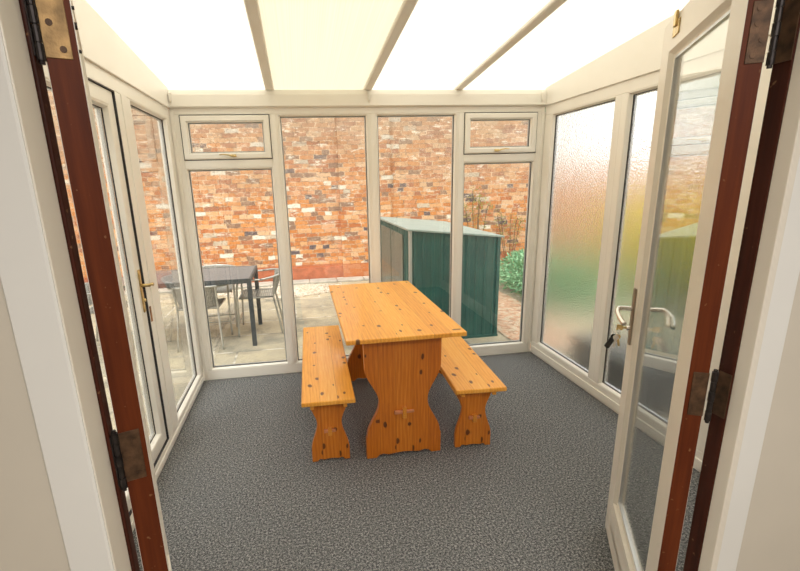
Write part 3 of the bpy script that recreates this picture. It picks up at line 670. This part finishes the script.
# ------------------------------------------------------------------ patio table and chairs
pt = empty('patio_table', (-.38, 1.08, GZ)); tagit(pt, 'dark grey metal patio table with smoked glass top outside', 'table')
TLx, TLy, TH = .70, .80, .72
x0, x1 = -TLx, TLx
obj('tabletop', boxes((x0 + .02, x1 - .02, .02, TLy - .02, TH - .012, TH)), M['smoked'], pt, bevel=.002)
bm = bmesh.new(); ring(bm, lambda u, v, w: (u, v, w), x0, x1, 0, TLy, [(0, TH - .045), (.022, TH - .045), (.022, TH + .002), (0, TH + .002)]); obj('table_frame', bm, M['darkframe'], pt, bevel=.002)
for lx in (x0, x1 - .045):
    for ly in (0.0, TLy - .045): obj('leg', boxes((lx, lx + .045, ly, ly + .045, 0, TH - .045)), M['darkframe'], pt, bevel=.004)
def make_chair():
    """faces local +y, origin on the ground under the seat"""
    r = empty('patio_chair')
    bm = bmesh.new(); hw = .23; t_ = .011
    # side loops: front leg - arm - back
    for s in (-1, 1):
        obj_pts = smoothpath([(s * .235, .24, .0), (s * .235, .225, .30), (s * .25, .205, .60), (s * .265, .14, .640), (s * .285, -.05, .645)], 5)
        bl = bmesh.new(); tube(bl, obj_pts, t_, 8); obj('front_leg', bl, M['alu'], r, smooth=True)
        bl = bmesh.new(); tube(bl, smoothpath([(s * .225, -.24, 0), (s * .205, -.19, .30), (s * .20, -.17, .44), (s * .205, -.215, .67)], 5), t_, 8); obj('rear_leg', bl, M['alu'], r, smooth=True)
    arc = [(.285 * math.cos(a) , -.05 + .24 * math.sin(a), .645 + .03 * (-math.sin(a))) for a in [-i * math.pi / 16 for i in range(17)]]
    bl = bmesh.new(); tube(bl, arc, t_ + .001, 8); obj('armrest', bl, M['alu'], r, smooth=True)
    bl = bmesh.new(); tube(bl, [(-.21, .20, .43), (.21, .20, .43), (.20, -.17, .43), (-.20, -.17, .43)], .010, 8, True); obj('seat_frame', bl, M['alu'], r, smooth=True)
    bl = bmesh.new(); tube(bl, [(-.232, .232, .16), (.232, .232, .16)], .007, 8); obj('stretcher', bl, M['alu'], r, smooth=True)
    bl = bmesh.new(); n = 17
    for i in range(n):
        y_ = -.165 + .36 * i / (n - 1); P = [(-.21 + .42 * q / 6, y_, .442 - .012 * math.sin(math.pi * q / 6)) for q in range(7)]
        tops = [bl.verts.new((p[0], p[1] - .0085, p[2])) for p in P]; tops2 = [bl.verts.new((p[0], p[1] + .0085, p[2])) for p in P]
        bt = [bl.verts.new((p[0], p[1] - .0085, p[2] - .004)) for p in P]; bt2 = [bl.verts.new((p[0], p[1] + .0085, p[2] - .004)) for p in P]
        for q in range(6):
            bl.faces.new((tops[q], tops[q + 1], tops2[q + 1], tops2[q])); bl.faces.new((bt2[q], bt2[q + 1], bt[q + 1], bt[q]))
            bl.faces.new((bt[q], bt[q + 1], tops[q + 1], tops[q])); bl.faces.new((tops2[q], tops2[q + 1], bt2[q + 1], bt2[q]))
    obj('seat', bl, M['weave'], r)
    bl = bmesh.new(); n = 17
    for i in range(n):
        a = -math.pi * (.22 + .56 * i / (n - 1)); cx, cy = .272 * math.cos(a), -.05 + .225 * math.sin(a); zt = .645 - .03 * math.sin(a)
        w_ = .0135; px, py = -math.sin(a) * w_, math.cos(a) * w_; bx, by = cx * .78, -.17 + (cy + .2) * .3
        A = [Vector((bx - px, by - py, .45)), Vector((bx + px, by + py, .45)), Vector((cx + px, cy + py, zt)), Vector((cx - px, cy - py, zt))]
        nr = (A[1] - A[0]).cross(A[3] - A[0]).normalized() * .003
        f1 = [bl.verts.new(v) for v in A]; f2 = [bl.verts.new(v + nr) for v in A]
        bl.faces.new(f1); bl.faces.new(f2[::-1])
        for q in range(4): bl.faces.new((f1[q], f1[(q + 1) % 4], f2[(q + 1) % 4], f2[q]))
    obj('backrest', bl, M['weave'], r)
    return r
def copy_tree(o):
    c = o.copy(); COL.objects.link(c)
    for ch in o.children:
        d = ch.copy(); COL.objects.link(d); d.parent = c
    return c
ch0 = make_chair()
spots = [((-.235, 1.30), -.03, 'woven aluminium patio chair on the near side of the patio table, back to the window'),
         ((.335, 1.66), 1.58, 'aluminium patio chair with curved arms at the right end of the patio table'),
         ((-.22, 2.04), 3.2, 'aluminium patio chair on the far side of the patio table beside the brick wall'),
         ((-1.22, 1.45), -1.5, 'aluminium patio chair at the left end of the patio table')]
allch = [ch0] + [copy_tree(ch0) for _ in spots[1:]]
for c, (p, a, lab) in zip(allch, spots):
    c.location = (p[0], p[1], GZ); c.rotation_euler = (0, 0, a); tagit(c, lab, 'chair', 'patio chairs round the outdoor table')

# ------------------------------------------------------------------ planting
def leafcloud(bm, c, rad, n, size, shell=.35, droop=0):
    for i in range(n):
        d = Vector((random.gauss(0, 1), random.gauss(0, 1), random.gauss(0, 1))).normalized()
        r = 1 - shell * random.random() ** 1.5
        bumpy = 1 + .22 * noise.noise(d * 2.6 + Vector(c))
        p = Vector(c) + Vector((d.x * rad[0], d.y * rad[1], d.z * rad[2])) * r * bumpy
        if p.z < GZ + .01: continue
        s = size * random.uniform(.6, 1.3)
        t1 = (d + Vector((random.uniform(-1, 1), random.uniform(-1, 1), random.uniform(-.6, 1)))).normalized(); t2 = t1.cross(Vector((random.uniform(-1, 1), random.uniform(-1, 1), random.uniform(-1, 1)))).normalized()
        a = p - t1 * s * .3; b_ = p + t1 * s; m1 = p + t1 * s * .3 + t2 * s * .28; m2 = p + t1 * s * .3 - t2 * s * .28
        up = t1.cross(t2) * s * .12
        vs = [bm.verts.new(a), bm.verts.new(m1 + up), bm.verts.new(b_), bm.verts.new(m2 + up)]
        bm.faces.new((vs[0], vs[1], vs[2])); bm.faces.new((vs[0], vs[2], vs[3]))
def shrub(name, c, rad, n, size, mat, label, cat, blobs=5, stemh=None, group=None):
    base = (c[0], c[1], GZ); r = empty(name, base); tagit(r, label, cat, group)
    bm = bmesh.new()
    off = Vector(base)
    for k in range(blobs):
        a = 2 * math.pi * k / blobs; q = .38 if k else 0
        cc = (c[0] + rad[0] * q * math.cos(a), c[1] + rad[1] * q * math.sin(a), c[2] + rad[2] * random.uniform(-.15, .25) * (1 if k else 0))
        leafcloud(bm, cc, (rad[0] * .72, rad[1] * .72, rad[2] * .8), n // blobs, size)
    for v in bm.verts: v.co -= off
    obj('foliage', bm, mat, r)
    bm = bmesh.new(); random.seed(len(label))
    for k in range(6):
        a = random.uniform(0, 6.28); e = Vector((rad[0] * .5 * math.cos(a), rad[1] * .5 * math.sin(a), (c[2] - GZ) + rad[2] * .3))
        tube(bm, smoothpath([(0.03 * math.cos(a), .03 * math.sin(a), 0), (e.x * .3, e.y * .3, e.z * .5), tuple(e)], 4), [.03 * max(.2, 1 - i / 9) * max(rad[2], .4) for i in range(9)], 6)
    obj('stem', bm, M['stem'], r); return r
shrub('juniper_shrub', (4.42, 2.25, .10), (.72, 1.15, .42), 12000, .05, M['juniper'], 'rounded blue-green shrub growing right of the green shed', 'shrub', 6)
shrub('leafy_shrub', (5.60, 1.1, .62), (.52, 1.45, .62), 9000, .08, M['yellowleaf'], 'yellow-green leafy shrub along the pale brick boundary, seen through obscured glass', 'shrub', 6)
shrub('garden_tree', (10.5, 3.2, 3.2), (1.9, 2.6, 1.6), 5000, .22, M['treeleaf'], 'soft green tree beyond the pale brick boundary wall', 'tree', 6)
shrub('garden_tree', (6.6, 9.0, 3.2), (2.2, 1.8, 1.6), 5000, .22, M['treeleaf'], 'soft green tree past the end of the tall brick wall', 'tree', 6)
shrub('yellow_weed', (4.15, 3.95, GZ + .16), (.22, .16, .26), 500, .05, M['yellowleaf'], 'low yellow-green weed at the foot of the wall beside the shrub', 'plant', 3)
# wispy climber against the wall
def climber(x, h, label, seed, w_=.30, n=260):
    random.seed(seed); r = empty('wall_climber', (x, 4.24, GZ)); tagit(r, label, 'plant')
    bm = bmesh.new(); st = bmesh.new()
    for k in range(5):
        dx = random.uniform(-w_, w_); P = smoothpath([(dx * .2, 0, 0), (dx * .5, -.01, h * .4), (dx * .8, .02, h * .75), (dx, 0, h * random.uniform(.75, 1.))], 6)
        tube(st, P, [.006] * len(P), 5)
        for i in range(n // 5):
            p = random.choice(P[5:]) + Vector((random.gauss(0, .05), random.gauss(0, .02), random.gauss(0, .04)))
            s = random.uniform(.02, .045); t1 = Vector((random.uniform(-1, 1), random.uniform(-.4, .1), random.uniform(-.4, 1))).normalized(); t2 = t1.cross(Vector((0, 1, .2))).normalized()
            vs = [bm.verts.new(p), bm.verts.new(p + t1 * s * .5 + t2 * s * .3), bm.verts.new(p + t1 * s), bm.verts.new(p + t1 * s * .5 - t2 * s * .3)]; bm.faces.new(vs)
    obj('foliage', bm, M['weed'], r); obj('stem', st, M['stem'], r); return r
climber(3.95, 1.50, 'wispy olive climber growing up the brick wall behind the shed', 5)
climber(4.62, 1.05, 'shorter thin climber on the brick wall above the blue-green shrub', 8, .35, 200)
# dark trough outside the right-hand obscured pane
tr = empty('trough_planter', (3.32, -.62, GZ)); tagit(tr, 'dark trough standing outside the obscured right-hand glass', 'planter')
bm = bmesh.new(); ring(bm, lambda u, v, w: (u, v, w), -.22, .22, -.42, .42, [(0, .30), (.02, .30), (.03, .02), (.03, 0), (.0, 0), (-.0, .15)]); box(bm, -.19, .19, -.39, .39, .0, .03); obj('trough', bm, M['slate'], tr)
obj('lid', boxes((-.235, .235, -.435, .435, .30, .325)), M['slate'], tr, bevel=.008)
bm = bmesh.new(); tube(bm, smoothpath([(-.20, .38, .337), (-.12, .15, .342), (-.02, -.05, .337), (-.10, -.25, .342), (-.18, -.38, .337)], 6), .012, 8); obj('hose', bm, M['upvc'], tr, smooth=True)

# ------------------------------------------------------------------ light
wd = bpy.data.worlds.new('overcast_sky'); SC.world = wd; wd.use_nodes = True
nt = wd.node_tree; bg = nt.nodes['Background']; g = G(nt)
tc = g.n('ShaderNodeTexCoord'); sx = g.n('ShaderNodeSeparateXYZ'); g.l(tc.outputs['Generated'], sx.inputs[0])
c = g.ramp(sx.outputs[2], [(0, (.80, .80, .78)), (.25, (.92, .93, .92)), (1., (1., .985, .95))])
cl = g.noise(tc.outputs['Generated'], 2.2, 4)
g.l(g.mix(.12, c, g.ramp(cl, [(.4, (.85, .88, .92)), (.6, (1., 1., 1.))])), bg.inputs[0]); bg.inputs[1].default_value = 1.0
sun = bpy.data.lights.new('sun', 'SUN'); sun.energy = .9; sun.angle = math.radians(35); sun.color = (1, .95, .86)
so = bpy.data.objects.new('sun', sun); COL.objects.link(so); so.rotation_euler = (math.radians(28), math.radians(-14), 0)
ld = bpy.data.lights.new('room_fill_light', 'AREA'); ld.energy = 25; ld.size = .9; ld.color = (1, .95, .89)  # unseen area lamp added to brighten the house walls around the doorway
lo = bpy.data.objects.new('room_fill_light', ld); COL.objects.link(lo); lo.location = (1.3, -4.6, 2.45)

# ------------------------------------------------------------------ camera
cd = bpy.data.cameras.new('camera'); cam = bpy.data.objects.new('camera', cd); COL.objects.link(cam); SC.camera = cam
yaw, pitch, roll = -.1481, .2548, -.0305
cy, sy, cp, sp, cr, sr = math.cos(yaw), math.sin(yaw), math.cos(pitch), math.sin(pitch), math.cos(roll), math.sin(roll)
f = Vector((-sy * cp, cy * cp, -sp)); r = Vector((cy, sy, 0)); u = r.cross(f)
r2 = r * cr + u * sr; u2 = -r * sr + u * cr
m4 = Matrix((( r2.x, u2.x, -f.x, .8397), (r2.y, u2.y, -f.y, -3.5442), (r2.z, u2.z, -f.z, 1.5066), (0, 0, 0, 1)))
cam.matrix_world = m4
cd.sensor_fit = 'HORIZONTAL'; cd.sensor_width = 36; cd.lens = 452.5693 / 800 * 36
cd.shift_x = 30.377 / 800; cd.shift_y = 14.991 / 800
cd.clip_start = .02; cd.clip_end = 200
SC.view_settings.view_transform = 'Standard'; SC.view_settings.look = 'None'; SC.view_settings.gamma = 1
SC.view_settings.use_curve_mapping = False
SC.view_settings.exposure = 1.32
